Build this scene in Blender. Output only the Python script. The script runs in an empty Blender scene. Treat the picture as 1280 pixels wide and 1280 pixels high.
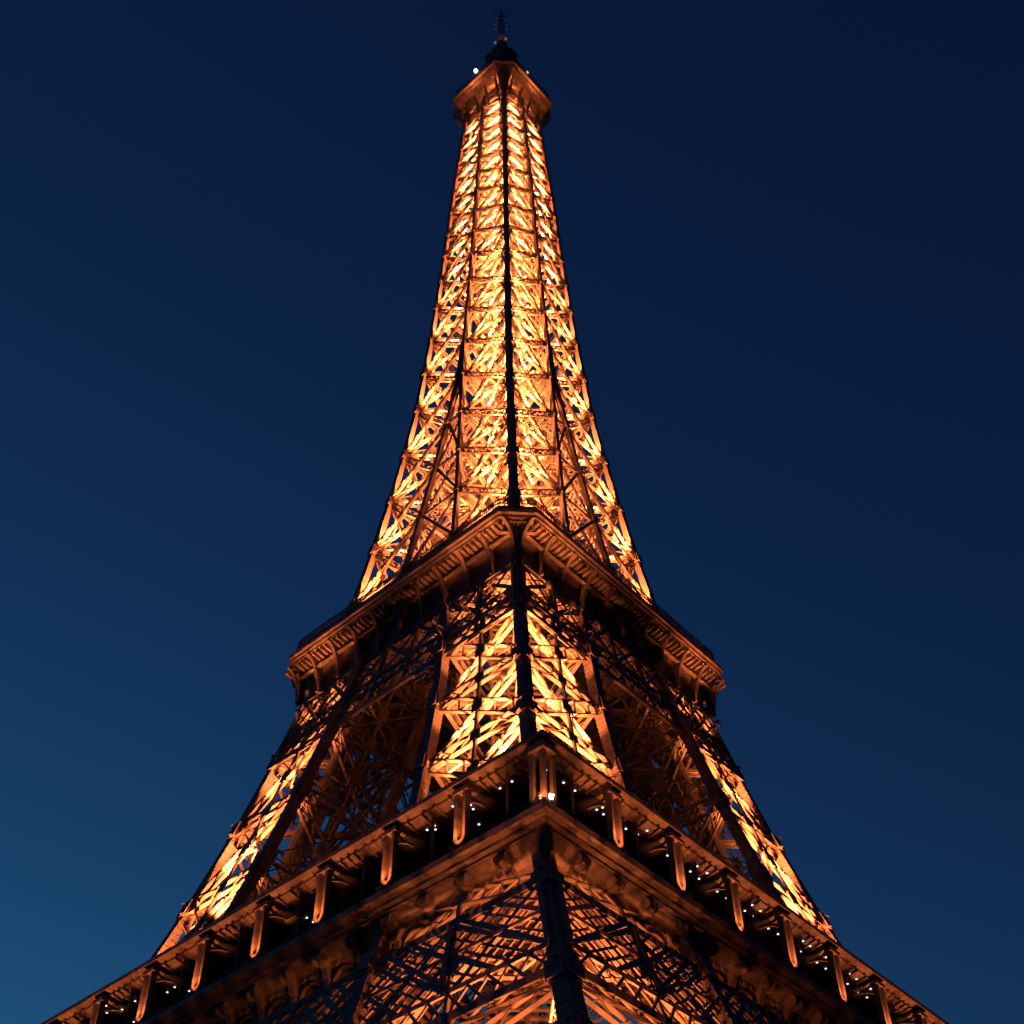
import bpy, math, random
import numpy as np
from mathutils import Vector, Matrix

random.seed(7)
sc = bpy.context.scene
COL = sc.collection

# ------------------------------------------------------------------ camera
cam_d = bpy.data.cameras.new("camera")
cam = bpy.data.objects.new("camera", cam_d)
COL.objects.link(cam)
cr = Vector((0.99875, -0.04929, -0.00877)).normalized()
cf = Vector((0.04145, 0.71592, 0.69695)).normalized()
cu = cr.cross(cf).normalized()
cr = cf.cross(cu).normalized()
M = Matrix((cr, cu, -cf)).transposed().to_4x4()
M.translation = Vector((-6.341, -121.917, 1.7))
cam.matrix_world = M
cam_d.sensor_width = 36.0
cam_d.lens = 36.0 * 1667.265 / 1280.0
cam_d.shift_y = 163.778 / 1280.0
cam_d.clip_start = 0.1
cam_d.clip_end = 20000
sc.camera = cam

# ------------------------------------------------------------------ world / dusk sky
SUN_EL, SUN_AZ = math.radians(-5.0), math.radians(-33.0)
w = bpy.data.worlds.new("World"); sc.world = w
w.use_nodes = True
nt = w.node_tree; nt.nodes.clear()
sky = nt.nodes.new("ShaderNodeTexSky"); sky.sky_type = 'NISHITA'
sky.sun_disc = False
sky.sun_elevation = SUN_EL; sky.sun_rotation = SUN_AZ
sky.altitude = 0; sky.air_density = 1.0; sky.dust_density = 0.6; sky.ozone_density = 3.0
bg = nt.nodes.new("ShaderNodeBackground"); bg.inputs['Strength'].default_value = 0.1
out = nt.nodes.new("ShaderNodeOutputWorld")
# photographic contrast of the twilight: each channel gets its own slope and gain
sp = nt.nodes.new("ShaderNodeSeparateColor"); cb = nt.nodes.new("ShaderNodeCombineColor")
nt.links.new(sky.outputs[0], sp.inputs[0])
for i, (gm, gain) in enumerate(((.82, 15.0), (1.07, 174.0), (.95, 62.0))):
    pw_ = nt.nodes.new("ShaderNodeMath"); pw_.operation = 'POWER'; pw_.inputs[1].default_value = gm
    ml_ = nt.nodes.new("ShaderNodeMath"); ml_.operation = 'MULTIPLY'; ml_.inputs[1].default_value = gain
    nt.links.new(sp.outputs[i], pw_.inputs[0]); nt.links.new(pw_.outputs[0], ml_.inputs[0]); mn_ = nt.nodes.new("ShaderNodeMath"); mn_.operation = 'MINIMUM'; mn_.inputs[1].default_value = (.17, .90, 2.15)[i]
    nt.links.new(ml_.outputs[0], mn_.inputs[0]); nt.links.new(mn_.outputs[0], cb.inputs[i])
nt.links.new(cb.outputs[0], bg.inputs[0]); nt.links.new(bg.outputs[0], out.inputs[0])

# ------------------------------------------------------------------ sun (already down: only a trace of glow is left)
sd = bpy.data.lights.new("sun", 'SUN'); sd.energy = 0.01; sd.angle = math.radians(15); sd.color = (1.0, .8, .6)
sun = bpy.data.objects.new("sun", sd); COL.objects.link(sun)
sun.rotation_euler = (math.radians(86), 0, math.radians(-33))

sc.view_settings.view_transform = 'Standard'
sc.view_settings.look = 'None'
sc.view_settings.exposure = 0.0
sc.view_settings.gamma = 1.0
sc.cycles.max_bounces = 4
sc.cycles.diffuse_bounces = 2
sc.cycles.glossy_bounces = 2
sc.cycles.use_light_tree = True
sc.cycles.use_denoising = True
sc.cycles.use_adaptive_sampling = False
sc.cycles.sample_clamp_indirect = 6.0

LAMP = (1.0, 0.2, 0.042)          # high pressure sodium

# ------------------------------------------------------------------ materials
def iron(name, col, rough=.6, var=.25, scale=.9):
    m = bpy.data.materials.new(name); m.use_nodes = True
    n = m.node_tree; b = n.nodes['Principled BSDF']
    tc = n.nodes.new("ShaderNodeTexCoord")
    no = n.nodes.new("ShaderNodeTexNoise"); no.inputs['Scale'].default_value = scale; no.inputs['Detail'].default_value = 6
    no.inputs['Roughness'].default_value = .7
    rp = n.nodes.new("ShaderNodeValToRGB")
    rp.color_ramp.elements[0].position = .3; rp.color_ramp.elements[1].position = .72
    rp.color_ramp.elements[0].color = tuple(c * (1 - var) for c in col) + (1,)
    rp.color_ramp.elements[1].color = tuple(min(1, c * (1 + var)) for c in col) + (1,)
    n.links.new(tc.outputs['Object'], no.inputs['Vector']); n.links.new(no.outputs[0], rp.inputs[0])
    n.links.new(rp.outputs[0], b.inputs['Base Color'])
    b.inputs['Roughness'].default_value = rough
    b.inputs['Specular IOR Level'].default_value = .3
    return m
def emit(name, col, s):
    m = bpy.data.materials.new(name); m.use_nodes = True
    b = m.node_tree.nodes['Principled BSDF']
    b.inputs['Base Color'].default_value = (.1, .1, .1, 1)
    b.inputs['Emission Color'].default_value = col + (1,); b.inputs['Emission Strength'].default_value = s
    return m
IRON = iron("painted_iron", (.15, .138, .15))
ORN = iron("ornamental_iron", (.15, .135, .14), .6, .7, 1.1)
DARK = iron("dark_iron", (.07, .075, .09))
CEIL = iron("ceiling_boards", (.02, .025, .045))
GLASSY = iron("ceiling_glass", (.5, .5, .55), .2, .1)
STONE = iron("stone", (.32, .29, .25), .9)
GROUND = iron("ground_gravel", (.12, .11, .10), .95, .2, .3)
WHITE = emit("white_lamp", (1, .95, .88), 1.8)
LENS = emit("floodlight_lens", (1.0, .62, .3), 6.0)
PINK = emit("aviation_lamp", (1.0, .5, .45), .16)

# ------------------------------------------------------------------ mesh builder
BQ = np.array([[0,1,5,4],[1,3,7,5],[3,2,6,7],[2,0,4,6],[0,2,3,1],[4,5,7,6]])
def V3(*a): return np.array(a, float)
def nrm(v): return v / np.linalg.norm(v)
class MB:
    def __init__(s): s.v = []; s.f = []; s.n = 0
    def add(s, v, f):
        v = np.asarray(v, float).reshape(-1, 3)
        s.f.extend([[i + s.n for i in q] for q in f]); s.v.append(v); s.n += len(v)
    def bar(s, p, q, u, wu, v, wv):
        u = u * wu * .5; v = v * wv * .5
        s.add([p - u - v, p + u - v, p - u + v, p + u + v, q - u - v, q + u - v, q - u + v, q + u + v], BQ)
    def stick(s, p, q, r, sides=5):
        d = nrm(q - p); a = np.cross(d, V3(0, 0, 1))
        if np.linalg.norm(a) < 1e-3: a = V3(1, 0, 0)
        a = nrm(a); b = np.cross(d, a)
        vs = []
        for e in (p, q):
            for i in range(sides):
                t = 2 * math.pi * i / sides; vs.append(e + r * (a * math.cos(t) + b * math.sin(t)))
        s.add(vs, [[i, (i + 1) % sides, sides + (i + 1) % sides, sides + i] for i in range(sides)] + [list(range(sides)), list(range(2 * sides - 1, sides - 1, -1))])
    def box(s, c, ax, size):
        c = V3(*c); u, v, n = ax
        s.bar(c - n * size[2] * .5, c + n * size[2] * .5, u, size[0], v, size[1])
    def prism(s, poly, off):            # planar polygon extruded by vector
        k = len(poly); poly = [V3(*q) for q in poly]
        s.add(poly + [q + off for q in poly], [[i, (i + 1) % k, k + (i + 1) % k, k + i] for i in range(k)] + [list(range(k))[::-1], list(range(k, 2 * k))])
    def build(s, name, mat, parent=None, smooth=False):
        me = bpy.data.meshes.new(name)
        v = np.concatenate(s.v) if s.v else np.zeros((0, 3))
        me.from_pydata(v.tolist(), [], s.f)
        me.materials.append(mat); me.validate(); me.update()
        o = bpy.data.objects.new(name, me); COL.objects.link(o)
        if parent: o.parent = parent
        return o

# open-web girder: two deep flange plates joined by crossed lacing bars; N = outward normal of its face
def girder(mb, p, q, N, wid, dep, a=.10, step=1.0, cross=True):
    d = q - p; L = np.linalg.norm(d); d = d / L
    N = nrm(N - d * (N @ d)); S = np.cross(N, d)
    for sg in (-1, 1):
        o = S * sg * (wid * .5 - a * .5)
        mb.bar(p + o, q + o, S, a, N, dep)
    n = max(2, int(round(L / step)))
    for i in range(n):
        sg = 1 if i % 2 else -1
        A = p + d * L * i / n; B_ = p + d * L * (i + 1) / n
        e = S * (wid * .5 - a)
        mb.bar(A + e * sg, B_ - e * sg, S, a * .7, N, dep * .55)
        if cross: mb.bar(A - e * sg, B_ + e * sg, S, a * .7, N, dep * .5)

# ------------------------------------------------------------------ tower profile
ZP = [0, 40, 57, 68, 76.5, 83, 91, 98.8, 109.6, 119, 129, 141, 153, 168, 188, 210, 239, 264, 276]
WP = [62.45, 40.9, 32.2, 27.7, 25.1, 23.3, 21.3, 19.55, 17.3, 15.4, 13.75, 12.4, 11.1, 9.75, 8.65, 7.75, 6.75, 5.75, 5.3]
ZB = [0, 57, 75, 81, 91, 100, 110, 116, 128, 137, 150, 168, 181]
BB = [25, 15.3, 13.2, 12.4, 11.35, 10.9, 10.5, 10.2, 9.9, 9.55, 9.4, 9.2, 9.03]
def W(z): return float(np.interp(z, ZP, WP))
def B(z): return float(min(np.interp(z, ZB, BB), W(z)))
LOW = [39.4, 51.0, 57.6, 68.4, 79.6, 89.8, 99.9, 109.0, 116.0]
UP = [116.0, 126.1, 136.9, 147.2, 157.9, 169.0, 178.7, 188.4, 198.1, 206.7, 214.9, 222.6, 230.7, 237.7, 244.0, 250.3, 256.3, 262.6, 268.0, 272.5]

FACES = [(V3(-1, 0, 0), V3(0, 1, 0)), (V3(0, -1, 0), V3(1, 0, 0)), (V3(1, 0, 0), V3(0, 1, 0)), (V3(0, 1, 0), V3(1, 0, 0))]
NEAR = (0, 1)                      # the two faces turned to the camera
UPV = V3(0, 0, 1)
def fp(f, s, z, wd): n, t = FACES[f]; return n * wd + t * s + UPV * z

def part(name, parent=None, label=None, kind=None):
    pass

tower = bpy.data.objects.new("lattice_tower", None); COL.objects.link(tower)
tower.rotation_euler = (0, 0, math.radians(45))
tower["label"] = "tall wrought iron lattice tower glowing golden from inside against the dusk sky"
tower["category"] = "tower"

# arete: square box beam polyline with gusset knots
def arete(pts, size, knots=True, rivets=True, ksize=None):
    mb = MB()
    for i in range(len(pts) - 1):
        p, q = pts[i], pts[i + 1]
        d = nrm(q - p)
        s0 = size(p[2]) if callable(size) else size
        mb.bar(p, q + d * .02, V3(1, 0, 0), s0, V3(0, 1, 0), s0)
        if rivets:
            n = int(np.linalg.norm(q - p) / 0.75)
            for k in range(n):
                c = p + (q - p) * (k + .5) / n
                mb.bar(c - d * .06, c + d * .06, V3(1, 0, 0), s0 + .07, V3(0, 1, 0), s0 + .07)
        if knots and i > 0:
            ks = s0 * 1.55
            for u, v in ((V3(1, 0, 0), V3(0, 1, 0)), (V3(0, 1, 0), V3(1, 0, 0))):
                c = p
                mb.bar(c - d * ks * .62, c + d * ks * .62, u, ks, v, s0 * 1.12)
                mb.bar(c - d * ks * .95, c + d * ks * .95, u, ks * .72, v, s0 * 1.14)
    return mb

# ------------------------------------------------------------------ lower pillars
def pillar_nodes(sx, sy, zs):
    r = []
    for z in zs:
        w_, b = W(z), B(z)
        r.append((V3(sx * w_, sy * w_, z), V3(sx * w_, sy * (w_ - b), z), V3(sx * (w_ - b), sy * w_, z), V3(sx * (w_ - b), sy * (w_ - b), z)))
    return r

def panel(mb, A, Bn, C, D, N, wid, dep, a, step, mid=False, cross=False, horiz=True, top=False):
    """A outer k, Bn inner k, C outer k+1, D inner k+1"""
    N_ = nrm(N)
    o = -N_ * dep * .5
    girder(mb, A + o, D + o, N_, wid, dep, a, step, cross=cross)
    o2 = -N_ * (dep * 1.5 + .06)
    girder(mb, Bn + o2, C + o2, N_, wid, dep, a, step, cross=cross)
    if horiz: girder(mb, A + o, Bn + o, N_, wid, dep, a, step, cross=cross)
    if top: girder(mb, C + o, D + o, N_, wid, dep, a, step, cross=cross)
    if mid:
        d = nrm((C + D) / 2 - (A + Bn) / 2)
        S = np.cross(N_, d)
        mb.bar((A + Bn) / 2 - N_ * .05, (C + D) / 2 - N_ * .05, S, .30, N_, .25)
        c = (A + D + Bn + C) / 4
        mb.bar(c - d * .9, c + d * .9, S, 1.3, N_, .12)
        c = (A + Bn) / 2
        mb.bar(c - d * .7, c + d * .7, S, 1.2, N_, .12)

ZL = [0.0, 14, 27, 33.2] + LOW
def low_size(z): return 1.15 if z < 60 else (1.05 if z < 100 else .95)
for sx, sy in ((-1, -1), (1, -1), (-1, 1), (1, 1)):
    nd = pillar_nodes(sx, sy, ZL)
    inner = MB()
    root = None
    panels = []
    for k in range(len(ZL) - 1):
        (A, X, Y, I), (A2, X2, Y2, I2) = nd[k], nd[k + 1]
        fine = ZL[k] >= 27
        kw = (dict(wid=1.75, dep=.42, a=.15, step=1.7) if ZL[k] > 57 else dict(wid=1.7, dep=.3, a=.11, step=1.0)) if fine else dict(wid=1.4, dep=.5, a=.2, step=3.0)
        sl = .5 if ZL[k] < 57 else .24
        nx, ny = V3(sx, 0, sl), V3(0, sy, sl)
        faces = [(A, X, A2, X2, nx, sx < 0), (A, Y, A2, Y2, ny, sy < 0),
                 (Y, I, Y2, I2, -nx, False), (X, I, X2, I2, -ny, False)]
        for (a_, b_, c_, d_, n_, near) in faces:
            if near and 57 < ZL[k] < 101 or near and sx == sy == -1 and 27 <= ZL[k] < 39:
                m = MB(); panel(m, a_, b_, c_, d_, n_, mid=True, **kw); panels.append(m)
            else:
                panel(inner, a_, b_, c_, d_, n_, mid=fine, **kw)
        if fine:      # diaphragm at the level, lift track and stair flight inside the pillar
            girder(inner, A, I, UPV, .9, .5, .12, 1.6)
            girder(inner, X, Y, UPV, .9, .5, .12, 1.6)
    # inclined lift track: two rails with ties
    cs = [(n[0] + n[3]) / 2 for n in nd]
    tdir = nrm(V3(sx, -sy, 0))
    for k in range(1, len(cs) - 1):
        p, q = cs[k], cs[k + 1]; d = nrm(q - p)
        for e in (-2.6, -1.0, 1.0, 2.6):
            inner.bar(p + tdir * e, q + tdir * e, tdir, .3, np.cross(d, tdir), .7)
        n = int(np.linalg.norm(q - p) / 1.1)
        for i in range(n):
            c = p + (q - p) * i / n
            inner.bar(c - tdir * 2.7, c + tdir * 2.7, d, .28, np.cross(d, tdir), .25)
    root = inner.build("pillar", IRON, tower)
    for ci, key in enumerate(('outer', 'side', 'side', 'inner')):
        arete([n[ci] - V3(sx, sy, 0) * (.5 if ci == 0 else 0) for n in nd], low_size).build("corner_beam", IRON, root)
    for m in panels: m.build("lattice_panel", IRON, root)
    mb = MB()
    c = nd[0]; cc = (c[0] + c[3]) / 2
    mb.box((cc[0], cc[1], 1.6), (V3(1, 0, 0), V3(0, 1, 0), UPV), (31, 31, 3.2))
    mb.build("masonry_base", STONE, root)

# ------------------------------------------------------------------ belts between the pillars
def lattice_strip(mb, f, z0, z1, off, bw, bd, pitch, rows=1, trim=0.6):
    for r in range(rows):
        a = z0 + (z1 - z0) * r / rows; b = z0 + (z1 - z0) * (r + 1) / rows
        wa, wb = W(a) - trim, W(b) - trim
        n = max(2, int(round(2 * wa / pitch)))
        N = FACES[f][0]
        for i in range(n):
            s0, s1 = -1 + 2 * i / n, -1 + 2 * (i + 1) / n
            p0, p1 = fp(f, s0 * wa, a, W(a) + off), fp(f, s1 * wa, a, W(a) + off)
            q0, q1 = fp(f, s0 * wb, b, W(b) + off), fp(f, s1 * wb, b, W(b) + off)
            for (p, q, o) in ((p0, q1, 0), (p1, q0, bd * 1.02)):
                d = nrm(q - p); Nn = nrm(N - d * (N @ d)); S = np.cross(Nn, d)
                mb.bar(p - Nn * o, q - Nn * o, S, bw, Nn, bd)
def rail(mb, f, z, off, h, d, trim=.6):
    wa = W(z) - trim; N, t = FACES[f]
    mb.bar(fp(f, -wa, z, W(z) + off), fp(f, wa, z, W(z) + off), UPV, h, N, d)
def posts_on(mb, f, z0, z1, off, n, wd, dp, trim=.6):
    N, t = FACES[f]
    for i in range(n + 1):
        s = -1 + 2 * i / n
        mb.bar(fp(f, s * (W(z0) - trim), z0, W(z0) + off), fp(f, s * (W(z1) - trim), z1, W(z1) + off), t, wd, N, dp)
for f in range(4):
    mb = MB()
    for z, h in ((39.4, .55), (42.2, .35), (46.4, .25), (50.6, .55)): rail(mb, f, z, .25, h, .16)
    lattice_strip(mb, f, 39.5, 42.2, .2, .2, .12, 1.7)
    lattice_strip(mb, f, 42.3, 50.6, .2, .36, .14, 8.2)
    lattice_strip(mb, f, 42.3, 50.6, .12, .34, .12, 4.1, rows=2)
    lattice_strip(mb, f, 42.3, 50.6, .05, .2, .12, 1.4, rows=6)
    posts_on(mb, f, 42.2, 50.6, .25, 9, .35, .3)
    mb.build("belt_girder", IRON, tower)
    mb = MB()
    for z, h in ((98.6, .5), (101.4, .5), (103.2, .35), (108.9, .6)): rail(mb, f, z, .2, h, .35)
    lattice_strip(mb, f, 98.6, 101.4, .15, .22, .10, 2.1)
    lattice_strip(mb, f, 101.5, 103.2, .15, .30, .10, 1.5)
    lattice_strip(mb, f, 103.2, 108.9, .15, .50, .12, 5.2)
    lattice_strip(mb, f, 103.2, 108.9, .0, .16, .10, 1.8, rows=3)
    posts_on(mb, f, 98.6, 108.9, .2, 7, .4, .3)
    mb.build("belt_girder", IRON, tower)

# ------------------------------------------------------------------ square / octagonal mouldings
def octo(w_, c, z):
    if c <= 0: return [V3(-w_, -w_, z), V3(w_, -w_, z), V3(w_, w_, z), V3(-w_, w_, z)]
    k = c * math.sqrt(2)
    P = []
    for sx, sy, order in ((-1, -1, 0), (1, -1, 1), (1, 1, 0), (-1, 1, 1)):
        a = V3(sx * w_, sy * (w_ - k), z); b = V3(sx * (w_ - k), sy * w_, z)
        P += [a, b] if order == 0 else [b, a]
    return P
def loft(mb, prof, closed=False):
    rings = [octo(w_, c, z) for (w_, z, c) in prof]
    k = len(rings[0]); base = mb.n
    f = []
    R = len(rings)
    for i in range(R if closed else R - 1):
        for j in range(k):
            i2 = (i + 1) % R
            f.append([i * k + j, i * k + (j + 1) % k, i2 * k + (j + 1) % k, i2 * k + j])
    mb.add(np.array(rings).reshape(-1, 3), f)

# ---- first gallery
mb = MB()
loft(mb, [(w_, z, 0) for (w_, z) in ((32.5, 50.9), (32.7, 51.6), (32.6, 52.0), (32.7, 53.6), (33.0, 54.6), (33.6, 55.3), (34.35, 55.75), (34.5, 55.75), (34.5, 55.95), (34.85, 56.05), (34.85, 56.3), (35.1, 56.45), (35.35, 56.5), (35.35, 57.08), (22, 57.08), (22, 56.5), (32.3, 56.4), (32.2, 50.9))], True)
gal = mb.build("gallery", ORN, tower)
mb = MB()
loft(mb, [(w_, z, 0) for (w_, z) in ((33.2, 63.0), (33.5, 63.05), (33.7, 63.2), (34.1, 63.25), (34.1, 63.5), (34.5, 63.6), (34.72, 63.7), (34.72, 64.1), (34.5, 64.3), (26, 65.2), (26, 63.2), (33.2, 63.2))], True)
# soffit ribs: small rafters under the eave
for f in range(4):
    N, t = FACES[f]
    for i in range(-44, 45):
        if i % 4 == 0: continue
        s = i * 3.78 / 5
        if abs(s) < 33: mb.bar(fp(f, s, 62.95, 33.0), fp(f, s, 63.2, 34.3), t, .2, UPV, .2)
roof = mb.build("roof", ORN, gal)
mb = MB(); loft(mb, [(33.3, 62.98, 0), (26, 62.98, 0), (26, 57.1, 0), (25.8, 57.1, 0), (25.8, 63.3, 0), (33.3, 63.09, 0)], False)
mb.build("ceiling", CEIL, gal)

def hair_post(f, s, base=None):
    mb = MB(); N, t = FACES[f]
    w0 = 34.35
    for e, wd in ((-.42, .26), (.42, .3)):
        mb.bar(fp(f, s + e, 58.75, w0), fp(f, s + e, 63.2, w0), t, wd, N, .55)
    # rounded foot
    n = 8
    for i in range(n):
        a0, a1 = math.pi * i / n, math.pi * (i + 1) / n
        p = fp(f, s - .42 * math.cos(a0), 58.75 - .5 * math.sin(a0), w0); q = fp(f, s - .42 * math.cos(a1), 58.75 - .5 * math.sin(a1), w0)
        d = nrm(q - p); mb.bar(p - d * .03, q + d * .03, N, .55, np.cross(d, N), .34)
    mb.bar(fp(f, s, 57.08, w0 - .05), fp(f, s, 58.3, w0 - .05), t, .5, N, .35)
    mb.bar(fp(f, s, 62.75, w0), fp(f, s, 63.1, w0), t, 1.5, N, .7)
    # curled bracket under the eave running inwards
    for i in range(7):
        a0, a1 = i / 7, (i + 1) / 7
        g = lambda a: fp(f, s, 62.95 - .9 * (1 - a) ** 2, w0 - .2 - 2.2 * a)
        mb.bar(g(a0), g(a1), t, .22, UPV, .2)
    return mb
PS = [k * 3.78 for k in (-7, -5, -3, -1, 1, 3, 5, 7)]
for f in NEAR:
    for s in PS: hair_post(f, s).build("post", ORN, gal)
    for k in (-8, -6, -4, -2, 0, 2, 4, 6, 8):
        m = MB(); m.bar(fp(f, k * 3.78, 57.08, 33.6), fp(f, k * 3.78, 63.05, 33.6), FACES[f][1], .16, FACES[f][0], .16)
        m.build("slender_post", ORN, gal)
# clustered corner post
for cx, cy in ((-1, -1), (1, -1), (-1, 1)):
    m = MB()
    for (dx, dy) in ((34.3, 34.3), (34.3, 33.3), (33.3, 34.3)):
        m.bar(V3(cx * dx, cy * dy, 57.08), V3(cx * dx, cy * dy, 63.25), V3(1, 0, 0), .34, V3(0, 1, 0), .34)
    m.bar(V3(cx * 34, cy * 34, 62.6), V3(cx * 34, cy * 34, 63.15), V3(1, 0, 0), 1.5, V3(0, 1, 0), 1.5)
    m.bar(V3(cx * 34, cy * 34, 57.08), V3(cx * 34, cy * 34, 57.7), V3(1, 0, 0), 1.5, V3(0, 1, 0), 1.5)
    m.build("corner_post", ORN, gal)
# bright lamp on the deck corner, with its housing
m = MB()
m.bar(V3(-34.95, -34.95, 57.08), V3(-34.95, -34.95, 57.45), V3(1, 0, 0), .5, V3(0, 1, 0), .5)
m.bar(V3(-34.2, -35.05, 57.55), V3(-34.75, -35.25, 57.75), V3(0, 0, 1), .5, V3(0, 1, 0), .3)
m.bar(V3(-35.05, -34.2, 57.55), V3(-35.25, -34.75, 57.75), V3(0, 0, 1), .5, V3(1, 0, 0), .3)
hou = m.build("corner_lamp", ORN, gal)
m = MB(); m.stick(V3(-34.7, -35.2, 57.5), V3(-34.8, -35.42, 57.8), .19, 12); m.build("lens", emit("corner_lamp_lens", (1, .82, .6), 5.0), hou)
m = MB(); m.stick(V3(-35.15, -34.75, 57.5), V3(-35.3, -34.8, 57.75), .15, 10); m.build("lens", emit("corner_lamp_lens_dim", (1, .5, .2), 1.2), hou)
for f in NEAR:
    m = MB(); N, t = FACES[f]
    for z in (57.35, 58.25): m.bar(fp(f, -34.2, z, 34.5), fp(f, 34.2, z, 34.5), UPV, .09, N, .09)
    for i in range(-136, 137): m.bar(fp(f, i * .25, 57.1, 34.5), fp(f, i * .25, 58.25, 34.5), t, .035, N, .05)
    m.build("railing", DARK, gal)
# consoles under the deck
def console(f, s):
    m = MB(); N, t = FACES[f]
    # pilaster
    m.bar(fp(f, s, 51.0, 32.85), fp(f, s, 55.0, 33.0), t, .55, N, .5)
    m.bar(fp(f, s, 50.7, 32.95), fp(f, s, 51.5, 32.95), t, .85, N, .75)
    # scroll: curled band + drum
    prof = [(32.8, 53.6), (33.35, 53.9), (33.6, 54.6), (33.95, 54.85), (34.3, 55.0), (34.45, 55.3), (34.3, 55.65), (33.2, 55.7), (32.8, 55.2)]
    n_, tt = FACES[f]
    m.prism([n_ * a + tt * (s - .3) + UPV * b for a, b in prof], tt * .6)
    for e in (-.42, .42):
        c = fp(f, s + e, 55.15, 34.0)
        m.stick(c - t * .1, c + t * .1, .55, 14); m.stick(c - t * .14, c + t * .14, .25, 10)
    c = fp(f, s, 52.6, 33.2); m.stick(c - t * .2, c + t * .2, .3, 10)
    return m
for f in NEAR:
    for k in range(-8, 9): console(f, k * 3.78).build("console", ORN, gal)
    # arched frieze panels between the consoles
    N, t = FACES[f]
    for k in range(-8, 8):
        m = MB()
        s0 = k * 3.78 + 1.89
        for j in range(8):
            a0, a1 = math.pi * j / 8, math.pi * (j + 1) / 8
            m.bar(fp(f, s0 - 1.35 * math.cos(a0), 52.9 + 1.2 * math.sin(a0), 32.85 + .25 * math.sin(a0)), fp(f, s0 - 1.35 * math.cos(a1), 52.9 + 1.2 * math.sin(a1), 32.85 + .25 * math.sin(a1)), N, .3, UPV, .16)
        for e in (-.85, 0, .85):
            c = fp(f, s0 + e, 54.75, 33.15); m.stick(c, c + N * .18, .28, 8)
        m.build("frieze_moulding", ORN, gal)
mC = MB(); mC.stick(V3(-34.1, -34.1, 54.2), V3(-34.3, -34.3, 55.8), .55, 8); mC.stick(V3(-33.5, -33.5, 52.6), V3(-34.0, -34.0, 54.4), .35, 8); mC.build("corner_console", ORN, gal)

# ceiling downlights seen through the gallery
CL = [(-32.8,-32.1),(-32.8,-30.0),(-32.8,-28.8),(-32.8,-25.8),(-32.3,-25.6),(-32.8,-22.0),(-32.4,-21.7),(-32.8,-21.2),(-32.8,-18.7),(-32.8,-17.0),(-30.6,-24.6),
 (-32.8,20.1),(-32.7,19.3),(-32.3,16.5),(-32.2,18.6),(-31.4,11.9),(-31.3,13.1),(-31.2,11.3),(-30.9,-9.4),(-30.9,-7.6),(-30.9,-5.2),(-30.8,-4.3),(-30.1,-5.1),(-30.1,11.5),(-30.1,19.7),
 (-32.1,-32.7),(-30.1,-32.7),(-28.8,-32.7),(-25.9,-32.4),(-25.1,-32.4),(-25.8,-32.9),(-25.0,-32.9),(-22.5,-32.5),(-21.3,-32.7),(-17.5,-32.7),(-14.5,-32.7),(-13.2,-32.6),(-10.7,-32.6),(-9.4,-32.6),(-6.8,-32.6),(-5.7,-32.6),(-3.2,-32.5),(-1.9,-32.6),(1.8,-32.5),(4.3,-32.5),(5.7,-32.5),(9.3,-32.5),(11.3,-32.4),(12.6,-32.5)]
CL2 = [(-21.2,-33.55),(-14.7,-33.55),(-13.4,-33.55),(-9.5,-33.55),(-7.1,-33.55),(-5.9,-33.55),(.5,-33.55),(1.6,-33.55),(4.1,-33.55),(7.9,-33.55),(9.1,-33.55),(11.5,-33.55),(-33.6,-24.7),(-33.6,22.7),(-33.6,19.1)]
lamp_me = None
for (x, y) in CL + CL2:
    if lamp_me is None:
        m = MB(); m.stick(V3(0, 0, 0), V3(0, 0, .03), .095, 8); o = m.build("ceiling_light", WHITE, gal); lamp_me = o.data
    else:
        o = bpy.data.objects.new("ceiling_light", lamp_me); COL.objects.link(o); o.parent = gal
    o.location = (x, y, 62.9)
for (x, y) in ((-31.0, -9.6), (-31.0, -7.4), (-31.3, -4.2)):
    m = MB(); m.bar(V3(x, y - .8, 62.86), V3(x, y + .8, 62.86), V3(1, 0, 0), 1.1, UPV, .06); m.build("ceiling_panel", GLASSY, gal)

# ------------------------------------------------------------------ second platform
Zc = 115.0
mb = MB()
cove = [(17.4, 108.9, .5), (17.45, 111.2, .55), (17.6, 112.0, .65), (18.0, 112.8, 1.0), (18.6, 113.3, 1.5), (19.7, 113.6, 2.0)]
prof = cove + [(20.0, 113.65, 2.1), (20.0, 113.9, 2.1), (20.25, 114.05, 2.15), (20.25, 114.35, 2.15), (20.51, 114.5, 2.2), (20.51, 115.0, 2.2), (12.0, 115.0, .3), (12.0, 114.3, .3), (17.2, 113.0, .4), (17.1, 108.9, .4)]
loft(mb, prof, True)
plat = mb.build("platform", ORN, tower)
def rib2(f, s):
    m = MB(); N, t = FACES[f]
    P = [(17.6, 108.7)]
    outer = []; inn = []
    for i in range(11):
        a = math.pi / 2 * i / 10
        inn.append((17.3 + 1.5 * (1 - math.cos(a)) ** 1.5, 109.3 + 4.2 * math.sin(a)))
        outer.append((18.15 + 1.95 * (1 - math.cos(a)) + .15, 108.9 + 4.45 * math.sin(a)))
    for i in range(10):
        for (a, b) in ((i, i + 1),):
            q = [inn[a], outer[a], outer[b], inn[b]]
            m.prism([N * x + t * (s - .2) + UPV * z for x, z in q], t * .40)
    c = fp(f, s, 109.0, 18.0); m.stick(c - t * .22, c + t * .22, .3, 10)
    return m
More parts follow.
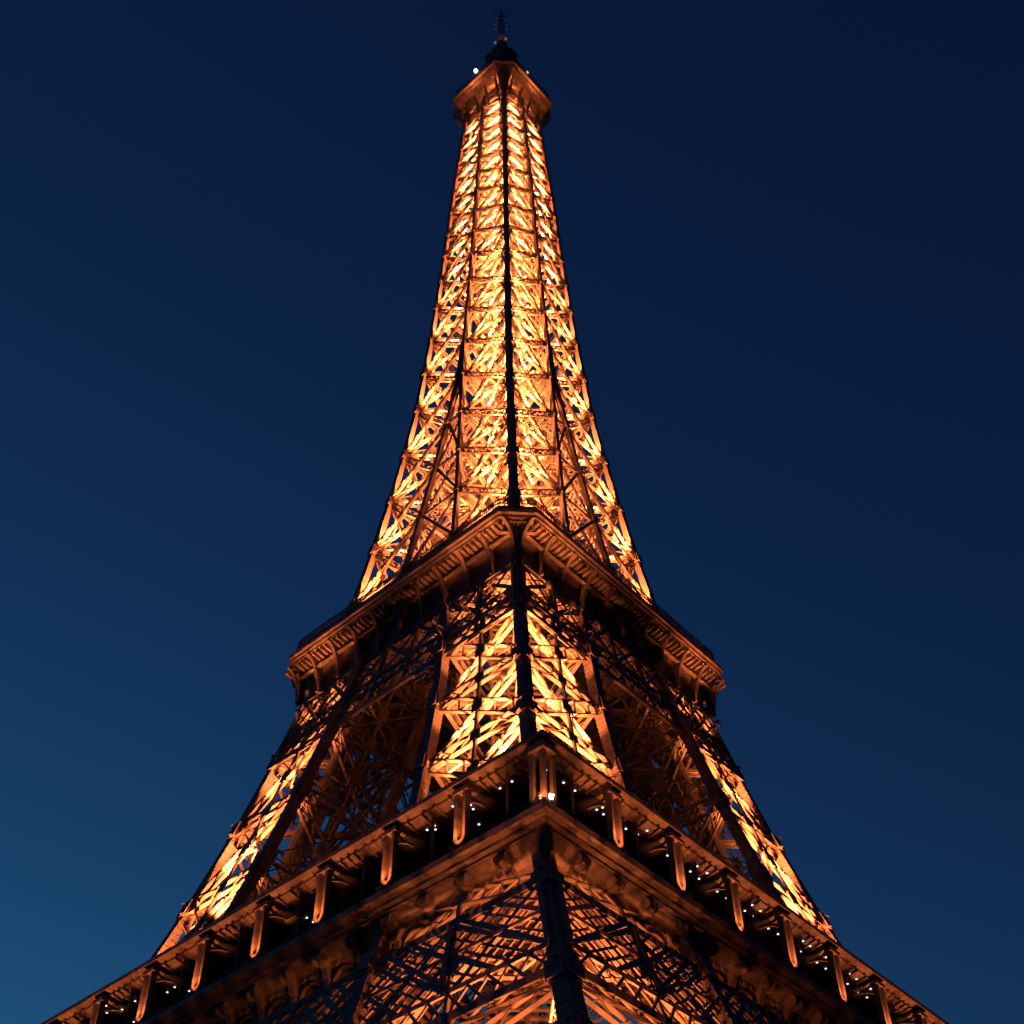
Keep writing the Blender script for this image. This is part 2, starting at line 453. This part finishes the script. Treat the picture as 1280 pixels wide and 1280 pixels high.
for f in NEAR:
    for k in range(-5, 6): rib2(f, k * 3.55).build("bracket", ORN, plat)
    m = MB(); N, t = FACES[f]
    for k in range(-5, 6):
        for j in range(1, 5):
            s = k * 3.55 + j * 3.55 / 5
            if s > 18.6: continue
            m.bar(fp(f, s, 113.25, 18.5), fp(f, s, 113.4, 19.95), t, .26, UPV, .7)
    m.bar(fp(f, -18.0, 112.35, 18.55), fp(f, 18.0, 112.35, 18.55), UPV, .22, N, .5)
    m.build("dentil_course", ORN, plat)
# brackets and dentils on the chamfered corners
for sx, sy in ((-1, -1), (1, -1), (-1, 1)):
    N = nrm(V3(sx, sy, 0)); t = V3(-N[1], N[0], 0)
    m = MB()
    for e in (-1.6, -.8, 0, .8, 1.6):
        c = N * 26.0 + t * e + UPV * 113.45; m.bar(c - N * .9, c + N * .5, t, .22, UPV, .4)
    m.bar(N * 25.6 - t * 1.9 + UPV * 112.4, N * 25.6 + t * 1.9 + UPV * 112.4, UPV, .22, N, .4)
    m.build("dentil_course", ORN, plat)
m = MB()
k_ = octo(19.9, 2.15, 115.0)
loft(m, [(19.95, 115.0, 2.1), (19.95, 116.1, 2.1), (19.85, 116.1, 2.1), (19.85, 115.0, 2.1)], True)
for z in (116.6, 117.2, 117.8): loft(m, [(19.7, z, 2.1), (19.7, z + .09, 2.1), (19.6, z + .09, 2.1), (19.6, z, 2.1)], True)
for f in range(4):
    for i in range(-60, 61):
        s = i * .28; m.bar(fp(f, s, 116.1, 19.65), fp(f, s, 117.8, 19.65), FACES[f][1], .13, FACES[f][0], .06)
for i in range(8):
    p, q = k_[i], k_[(i + 1) % 8]
    if np.linalg.norm(p - q) < 6:
        for j in range(1, 16):
            c = p + (q - p) * j / 16; m.bar(c + UPV * 1.0, c + UPV * 2.8, V3(1, 0, 0), .06, V3(0, 1, 0), .06)
m.build("railing", DARK, plat)
# upper pavilion of the platform, set back behind the railing
m = MB(); loft(m, [(14.0, 115.0, 1.5), (14.0, 118.4, 1.5), (14.6, 118.5, 1.6), (14.6, 118.8, 1.6), (12.5, 118.8, .5), (12.5, 115, .5)], False)
m.build("pavilion", DARK, plat)

# ------------------------------------------------------------------ upper shaft
inner = MB()
panels = []; braces = []
def up_wid(z): return .95 if z < 150 else (.85 if z < 200 else .7)
for k in range(len(UP) - 1):
    z0, z1 = UP[k], UP[k + 1]
    merged = z0 > 177
    wd = up_wid(z0); dep = .36; a = .12
    kw = dict(wid=wd, dep=dep, a=a, step=.95)
    for sx in (-1, 1):
        for sy in (-1, 1):
            (A, X, Y, I), (A2, X2, Y2, I2) = pillar_nodes(sx, sy, (z0, z1))
            nx, ny = V3(sx, 0, 0.1), V3(0, sy, 0.1)
            fs = [(A, X, A2, X2, nx, sx < 0), (A, Y, A2, Y2, ny, sy < 0)]
            if not merged: fs += [(Y, I, Y2, I2, -nx, False), (X, I, X2, I2, -ny, False)]
            for (a_, b_, c_, d_, n_, near) in fs:
                if near:
                    m = MB(); panel(m, a_, b_, c_, d_, n_, **kw); panels.append(m)
                    N_ = nrm(n_); q0 = -N_ * 1.25
                    for (p_, q_, r_, t_) in ((a_, (a_ + b_) / 2, c_, (c_ + d_) / 2), ((a_ + b_) / 2, b_, (c_ + d_) / 2, d_)):
                        for (u_, v_) in ((p_, t_), (q_, r_)):
                            dd = nrm(v_ - u_); ss = np.cross(N_, dd)
                            for e_ in (-.17, .17): m.bar(u_ + q0 + ss * e_, v_ + q0 + ss * e_, ss, .08, N_, .26)
                else: panel(inner, a_, b_, c_, d_, n_, **kw)
            # diaphragm
            girder(inner, A, I, UPV, wd, .3, a, 1.3)
            girder(inner, X, Y, UPV, wd, .3, a, 1.3)
    if not merged:
        for f in range(4):
            g0, g1 = W(z0) - B(z0), W(z1) - B(z1)
            m = MB() if f in NEAR else inner
            N, t = FACES[f]
            for (p, q) in ((fp(f, -g0, z0, W(z0) - .2), fp(f, g1, z1, W(z1) - .2)), (fp(f, g0, z0, W(z0) - .35), fp(f, -g1, z1, W(z1) - .35)), (fp(f, -g0, z0, W(z0) - .2), fp(f, g0, z0, W(z0) - .2))):
                d = nrm(q - p); S = np.cross(N, d)
                m.bar(p, q, nrm(S), .4, N, .25)
            if f in NEAR: braces.append(m)
    # floor frame between the pillars
    w0 = W(z0)
    for sgn in (-1, 1):
        for e in (.3,):
            inner.bar(V3(-w0 * .9, sgn * w0 * e, z0), V3(w0 * .9, sgn * w0 * e, z0), V3(0, 1, 0), .35, UPV, .3)
            inner.bar(V3(sgn * w0 * e, -w0 * .9, z0), V3(sgn * w0 * e, w0 * .9, z0), V3(1, 0, 0), .35, UPV, .3)
# lift core
core = MB()
zz = np.arange(116, 270.1, 3.4)
for i in range(len(zz) - 1):
    z0, z1 = zz[i], zz[i + 1]
    h = 2.7 if z0 < 200 else 2.2
    for f in range(4):
        N, t = FACES[f]
        for s in (-h, h): core.bar(N * h + t * s + UPV * z0, N * h + t * s + UPV * z1, t, .35, N, .35)
        core.bar(N * h - t * h + UPV * z0, N * h + t * h + UPV * z1, t, .22, N, .18)
        core.bar(N * (h - .2) + t * h + UPV * z0, N * (h - .2) - t * h + UPV * z1, t, .22, N, .18)
        core.bar(N * h - t * h + UPV * z0, N * h + t * h + UPV * z0, UPV, .3, N, .3)
        core.bar(N * h + UPV * z0, N * h + UPV * z1, t, .3, N, .2)
    # stair flight winding round the core
    f = i % 4; N, t = FACES[f]; sg = 1 if f in (0, 2) else -1
    p = N * (h + .8) - t * sg * (h + .5) + UPV * z0; q = N * (h + .8) + t * sg * (h + .5) + UPV * z1
    d = nrm(q - p); core.bar(p, q, N, 1.0, np.cross(N, d), .15)
shaft = inner.build("shaft", IRON, tower); 
core.build("lift_core", IRON, shaft)
for m in panels: m.build("lattice_panel", IRON, shaft)
for m in braces: m.build("gap_brace", IRON, shaft)
def up_size(z): return .85 if z < 140 else (.75 if z < 180 else .66)
zall = UP
for sx in (-1, 1):
    for sy in (-1, 1):
        nd = pillar_nodes(sx, sy, zall)
        arete([n[0] - V3(sx, sy, 0) * .25 for n in nd], up_size, rivets=False).build("corner_beam", IRON, shaft)
        zs = [z for z in zall if z < 180]
        nd = pillar_nodes(sx, sy, zs)
        for ci in (1, 2, 3):
            arete([n[ci] for n in nd], .62, rivets=False).build("corner_beam", IRON, shaft)
for f in range(4):
    zs = [z for z in zall if z > 177]
    arete([fp(f, 0, z, W(z) - .05) for z in zs], .6, rivets=False).build("corner_beam", IRON, shaft)

# ------------------------------------------------------------------ summit
mb = MB()
loft(mb, [(5.0, 275.6, .3), (6.9, 275.5, 1.3), (6.9, 273.3, 1.3), (7.1, 273.2, 1.4), (7.6, 273.8, 1.75), (8.15, 274.4, 1.95), (8.15, 274.8, 1.95), (8.55, 275.0, 2.08), (8.71, 275.2, 2.1), (8.71, 276.02, 2.1), (4.5, 276.02, .3), (4.5, 275.6, .3)], True)
top = mb.build("summit_platform", ORN, tower)
for f in NEAR:
    for s in (-4.4, -1.5, 1.5, 4.4):
        N, t = FACES[f]; m = MB()
        P = [(5.4, 266.5), (5.8, 269.8), (6.6, 272.4), (7.2, 273.3)]
        for i in range(3):
            a, b = P[i], P[i + 1]
            m.bar(fp(f, s * .85 + s * .15 * i / 3, a[1], a[0]), fp(f, s * .85 + s * .15 * (i + 1) / 3, b[1], b[0]), t, .3, N, .5)
        m.build("soffit_rib", ORN, top)
for sx, sy in ((-1, -1), (1, -1), (-1, 1)):
    N = nrm(V3(sx, sy, 0)); t = V3(-N[1], N[0], 0); m = MB()
    a0, a1, a2, a3 = N * 7.75 + UPV * 264, N * 8.1 + UPV * 269.5, N * 9.2 + UPV * 273, N * 10.0 + UPV * 275
    for p, q, w0, w1 in ((a0, a1, .35, .7), (a1, a2, .7, 1.4), (a2, a3, 1.4, 1.9)):
        b0, b1 = p - N * .5, q - N * .5
        m.add([p - t * w0, p + t * w0, q + t * w1, q - t * w1, b0 - t * w0, b0 + t * w0, b1 + t * w1, b1 - t * w1], [[0, 1, 2, 3], [7, 6, 5, 4], [0, 3, 7, 4], [1, 5, 6, 2], [0, 4, 5, 1], [3, 2, 6, 7]])
    m.build("corner_console", ORN, top)
m = MB()
for z in (277.1, 278.2, 279.2): loft(m, [(8.3, z, 2.0), (8.3, z + .1, 2.0), (8.2, z + .1, 2.0), (8.2, z, 2.0)], True)
for f in range(4):
    for i in range(-11, 12):
        m.bar(fp(f, i * .5, 276.0, 8.25), fp(f, i * .5, 279.2, 8.25), FACES[f][1], .08, FACES[f][0], .08)
m.build("safety_cage", IRON, top)
m = MB(); loft(m, [(6.6, 276.0, 1.5), (6.6, 279.0, 1.5), (7.4, 279.2, 1.7), (7.4, 279.8, 1.7), (5.2, 280.2, 1.0), (5.2, 284.5, 1.0), (5.9, 284.8, 1.2), (5.9, 285.3, 1.2), (3.4, 286, .7), (3.2, 290, .7), (2.8, 296, .6), (2.6, 300, .6), (3.0, 300.3, .8), (3.0, 301, .8), (2.0, 302, .6), (1.6, 306, .5), (1.0, 309, .3)], False)
m.build("cabin", IRON, top)
m = MB()
for i in range(8):
    a = math.pi / 4 * i; d = V3(math.cos(a), math.sin(a), 0)
    m.stick(d * 3.2 + UPV * 286, d * 1.1 + UPV * 309, .14, 5)
m.stick(V3(0, 0, 308), V3(0, 0, 313), .8, 10)
m.build("lantern", IRON, top)
ant = MB()
ant.stick(V3(0, 0, 312), V3(0, 0, 326), .2, 8)
for i in range(4):
    a = math.pi / 2 * i; d = V3(math.cos(a), math.sin(a), 0)
    ant.bar(d * .75 + UPV * 313, d * .75 + UPV * 325, d, .16, V3(-d[1], d[0], 0), .22)
ant.stick(V3(0, 0, 326), V3(0, 0, 331), .12, 6)
for z, r in ((322, 2.6), (324.5, 2.9), (327, 1.3)):
    for i in range(4):
        a = math.pi / 2 * i; d = V3(math.cos(a), math.sin(a), 0)
        ant.stick(V3(0, 0, z), d * r + UPV * z, .06, 4); ant.stick(d * r + UPV * (z - .9), d * r + UPV * (z + 1.4), .06, 4)
antenna = ant.build("antenna", IRON, top)
rs = random.Random(3)
for i in range(22):
    a = rs.uniform(0, 2 * math.pi); r = rs.uniform(5.2, 7.6); z0 = 279.2; h = rs.uniform(1.2, 5.0)
    d = V3(math.cos(a), math.sin(a), 0)
    m = MB(); m.stick(d * r + UPV * z0, d * r + UPV * (z0 + h), .07, 5)
    for j in range(rs.randint(1, 4)):
        zz_ = z0 + h * (.4 + .15 * j); t = V3(-d[1], d[0], 0); L = rs.uniform(.4, 1.1)
        m.stick(d * r - t * L + UPV * zz_, d * r + t * L + UPV * zz_, .045, 4)
    m.build("aerial", IRON, top)
for i in range(7):
    a = rs.uniform(math.pi * .9, math.pi * 1.6); r = rs.uniform(3.6, 5.4); zz_ = rs.uniform(287, 300); d = V3(math.cos(a), math.sin(a), 0)
    m = MB(); m.stick(d * (r - .5) + UPV * zz_, d * r + UPV * zz_, .5, 12); m.stick(d * 2.4 + UPV * zz_, d * r + UPV * zz_, .12, 5); m.build("dish", IRON, top)
def rot_local(x, y): return V3((x + y) / math.sqrt(2), (-x + y) / math.sqrt(2), 0)
def fixture(name, pos, r, mat, label=None):
    m = MB(); m.stick(pos - UPV * .9, pos - UPV * r * .8, .1, 6)
    for i in range(6):
        a, b = math.pi * i / 6, math.pi * (i + 1) / 6
    import bmesh
    bm = bmesh.new(); bmesh.ops.create_uvsphere(bm, u_segments=12, v_segments=8, radius=r)
    vs = [V3(*v.co) + pos for v in bm.verts]; fsx = [[v.index for v in f.verts] for f in bm.faces]
    bm.verts.index_update(); fsx = [[v.index for v in f.verts] for f in bm.faces]; bm.free()
    m.add(vs, fsx)
    o = m.build(name, mat, top)
    if label: o["label"] = label
    return o
fixture("beacon", rot_local(-5.7, -6.2) + UPV * 279.6, .38, emit("beacon_lamp", (1, .95, .95), 12), "bright white beacon lamp")
fixture("beacon", rot_local(4.9, -6.6) + UPV * 278.8, .34, emit("amber_lamp", (1, .7, .45), 1.0), "small amber lamp")
fixture("obstruction_light", rot_local(-1.5, -1.2) + UPV * 307.2, .3, PINK)
fixture("obstruction_light", rot_local(.9, -1.5) + UPV * 308.8, .32, PINK)

# ------------------------------------------------------------------ floodlights (fixture + its own lamp), and bare lamps added without a fixture
fl_me = None
ROOT = {}
def flood(pos, power, aim=(0, 0, 1), cone=150, blend=.5, size=.25, col=LAMP, body=True):
    global fl_me
    pos = V3(*pos); aim = nrm(V3(*aim))
    q = Vector(aim).to_track_quat('Z', 'Y')
    if body:
        if fl_me is None:
            m = MB()
            m.box((0, 0, -.16), (V3(1, 0, 0), V3(0, 1, 0), UPV), (.5, .42, .28))
            m.box((0, 0, 0.0), (V3(1, 0, 0), V3(0, 1, 0), UPV), (.6, .52, .06))
            for e in (-.34, .34): m.box((e, 0, -.3), (V3(1, 0, 0), V3(0, 1, 0), UPV), (.05, .12, .5))
            m.box((0, 0, -.56), (V3(1, 0, 0), V3(0, 1, 0), UPV), (.74, .16, .05))
            o = m.build("floodlight", DARK, tower); fl_me = o.data
        else:
            o = bpy.data.objects.new("floodlight", fl_me); COL.objects.link(o); o.parent = tower
        o.location = Vector(pos); o.rotation_mode = 'QUATERNION'; o.rotation_quaternion = q
    ld = bpy.data.lights.new("flood_or_fill_lamp", 'SPOT')
    ld.energy = power; ld.color = col; ld.spot_size = math.radians(cone); ld.spot_blend = blend; ld.shadow_soft_size = size
    l = bpy.data.objects.new("flood_or_fill_lamp", ld); COL.objects.link(l); l.parent = tower
    l.location = Vector(pos + aim * .3); l.rotation_mode = 'QUATERNION'
    l.rotation_quaternion = Vector(-aim).to_track_quat('Z', 'Y')

K = 1.0
# inside each leg, just behind the outer faces, grazing upwards
for sx, sy in ((-1, -1), (1, -1), (-1, 1), (1, 1)):
    for z, pw in ((27.5, 12000), (35.6, 24000), (41, 500), (66.0, 75000), (73.5, 66000), (80.6, 66000), (90.8, 44000), (101.5, 15000)):
        if (sx, sy) != (-1, -1) and z < 50: continue
        w_, b = W(z), B(z)
        if (sx, sy) == (1, 1):
            continue
        for fx in (0, 1):
            far = (fx == 0 and sx > 0) or (fx == 1 and sy > 0)
            if far: continue
            for q_ in ((.3, .72) if sx == sy else (.45, .75)):
                di, dj = (2.3 if z > 57 else 4.6), b * q_
                x, y = (w_ - di, w_ - dj) if fx == 0 else (w_ - dj, w_ - di)
                aim = V3(sx * (fx == 0), sy * (fx == 1), 0) * ((.1 if sx == sy else .24) if z > 57 else -.3) + UPV
                flood((sx * x, sy * y, z), pw * (.72 if sx == sy else .8) * K, aim, cone=(90 if z > 57 else 125) if sx == sy else 80, blend=.8, body=q_ > .5)
for k in range(len(UP) - 1):
    z = max(UP[k] - 2.2, 119.5); w_, b_ = W(z), B(z)
    big = (84000 if z < 150 else 96000 if z < 180 else 76000) * random.uniform(.8, 1.25)
    if z > 262: continue
    for sx, sy in ((-1, -1), (1, -1), (-1, 1)):
        for fx in (0, 1):
            if (fx == 0 and sx > 0) or (fx == 1 and sy > 0): continue
            di, dj = (2.2 if z < 200 else 1.6), b_ * .48
            x, y = (w_ - di, w_ - dj) if fx == 0 else (w_ - dj, w_ - di)
            flood((sx * x, sy * y, z), big * K, V3(sx * (fx == 0), sy * (fx == 1), 0) * .18 + UPV, cone=118, blend=.8, body=z < 190)
    for sx, sy in ((-1, -1), (1, 1), (1, -1), (-1, 1)):
        c = w_ - b_ * .75
        flood((sx * c, sy * c, z), 9000 * K, cone=110, body=False)  # added fill lamps without a fixture, lifting the shaft interior
# second platform: outrigger lamps with arms, added to light the rim and cove
for f in NEAR:
    N, t = FACES[f]
    for s, pw in ((-16.5, 6000), (-12.5, 3500), (-8.5, 1500), (9.5, 1500), (11.5, 4000), (13.6, 6000)):
        flood(fp(f, s, 103.5, W(103.5) + 2.3), pw * 1.2 * K, UPV - N * .02, 46, .7)
        am = MB(); am.bar(fp(f, s, 103.0, W(103) + .1), fp(f, s, 102.95, W(103) + 2.5), t, .1, UPV, .1); am.bar(fp(f, s, 101.2, W(101.2) + .1), fp(f, s, 102.95, W(103) + 2.2), t, .08, UPV, .08); am.build('added_lamp_arm', IRON, tower)
# first gallery: cornice below, eave above
for f in NEAR:
    N, t = FACES[f]
    for i in range(20):
        s = -34 + i * 3.1; pw = max(90, 1150 - 52 * (s + 34))
        flood(fp(f, s, 52.0, 38.0), pw * .7 * K, UPV - N * .56, 32, .9, body=False)  # added lamps hanging clear of the face, no fixture, to light the rim
    for s, pw in ((-32.2, 40), (-28.4, 150), (-24.6, 80), (-20.8, 50), (-13.2, 20), (-5.7, 12)):
        flood(fp(f, s, 53.2, 34.6), pw * K, UPV - N * .1, 120, .8, body=False)  # bare lamps added for pools of light in the cove
    for s in PS:
        flood(fp(f, s, 57.5, 35.1), 2800 * K, UPV - N * .03, 76)
flood((0, 0, 311.5), 300 * K, (0, 0, 1), 100, body=False)
flood((-34.9, -34.9, 57.5), 900 * K, (.1, .1, 1), 140)
# summit soffit
for f in NEAR:
    N, t = FACES[f]
    for s in (-3.5, 0, 3.5):
        flood(fp(f, s, 268.5, 8.6), 900 * K, UPV - N * .05, 70, body=False)

# ------------------------------------------------------------------ ground
m = MB(); m.add([V3(-3000, -3000, 0), V3(3000, -3000, 0), V3(3000, 3000, 0), V3(-3000, 3000, 0)], [[0, 1, 2, 3]])
g = m.build("ground", GROUND); g["kind"] = "structure"
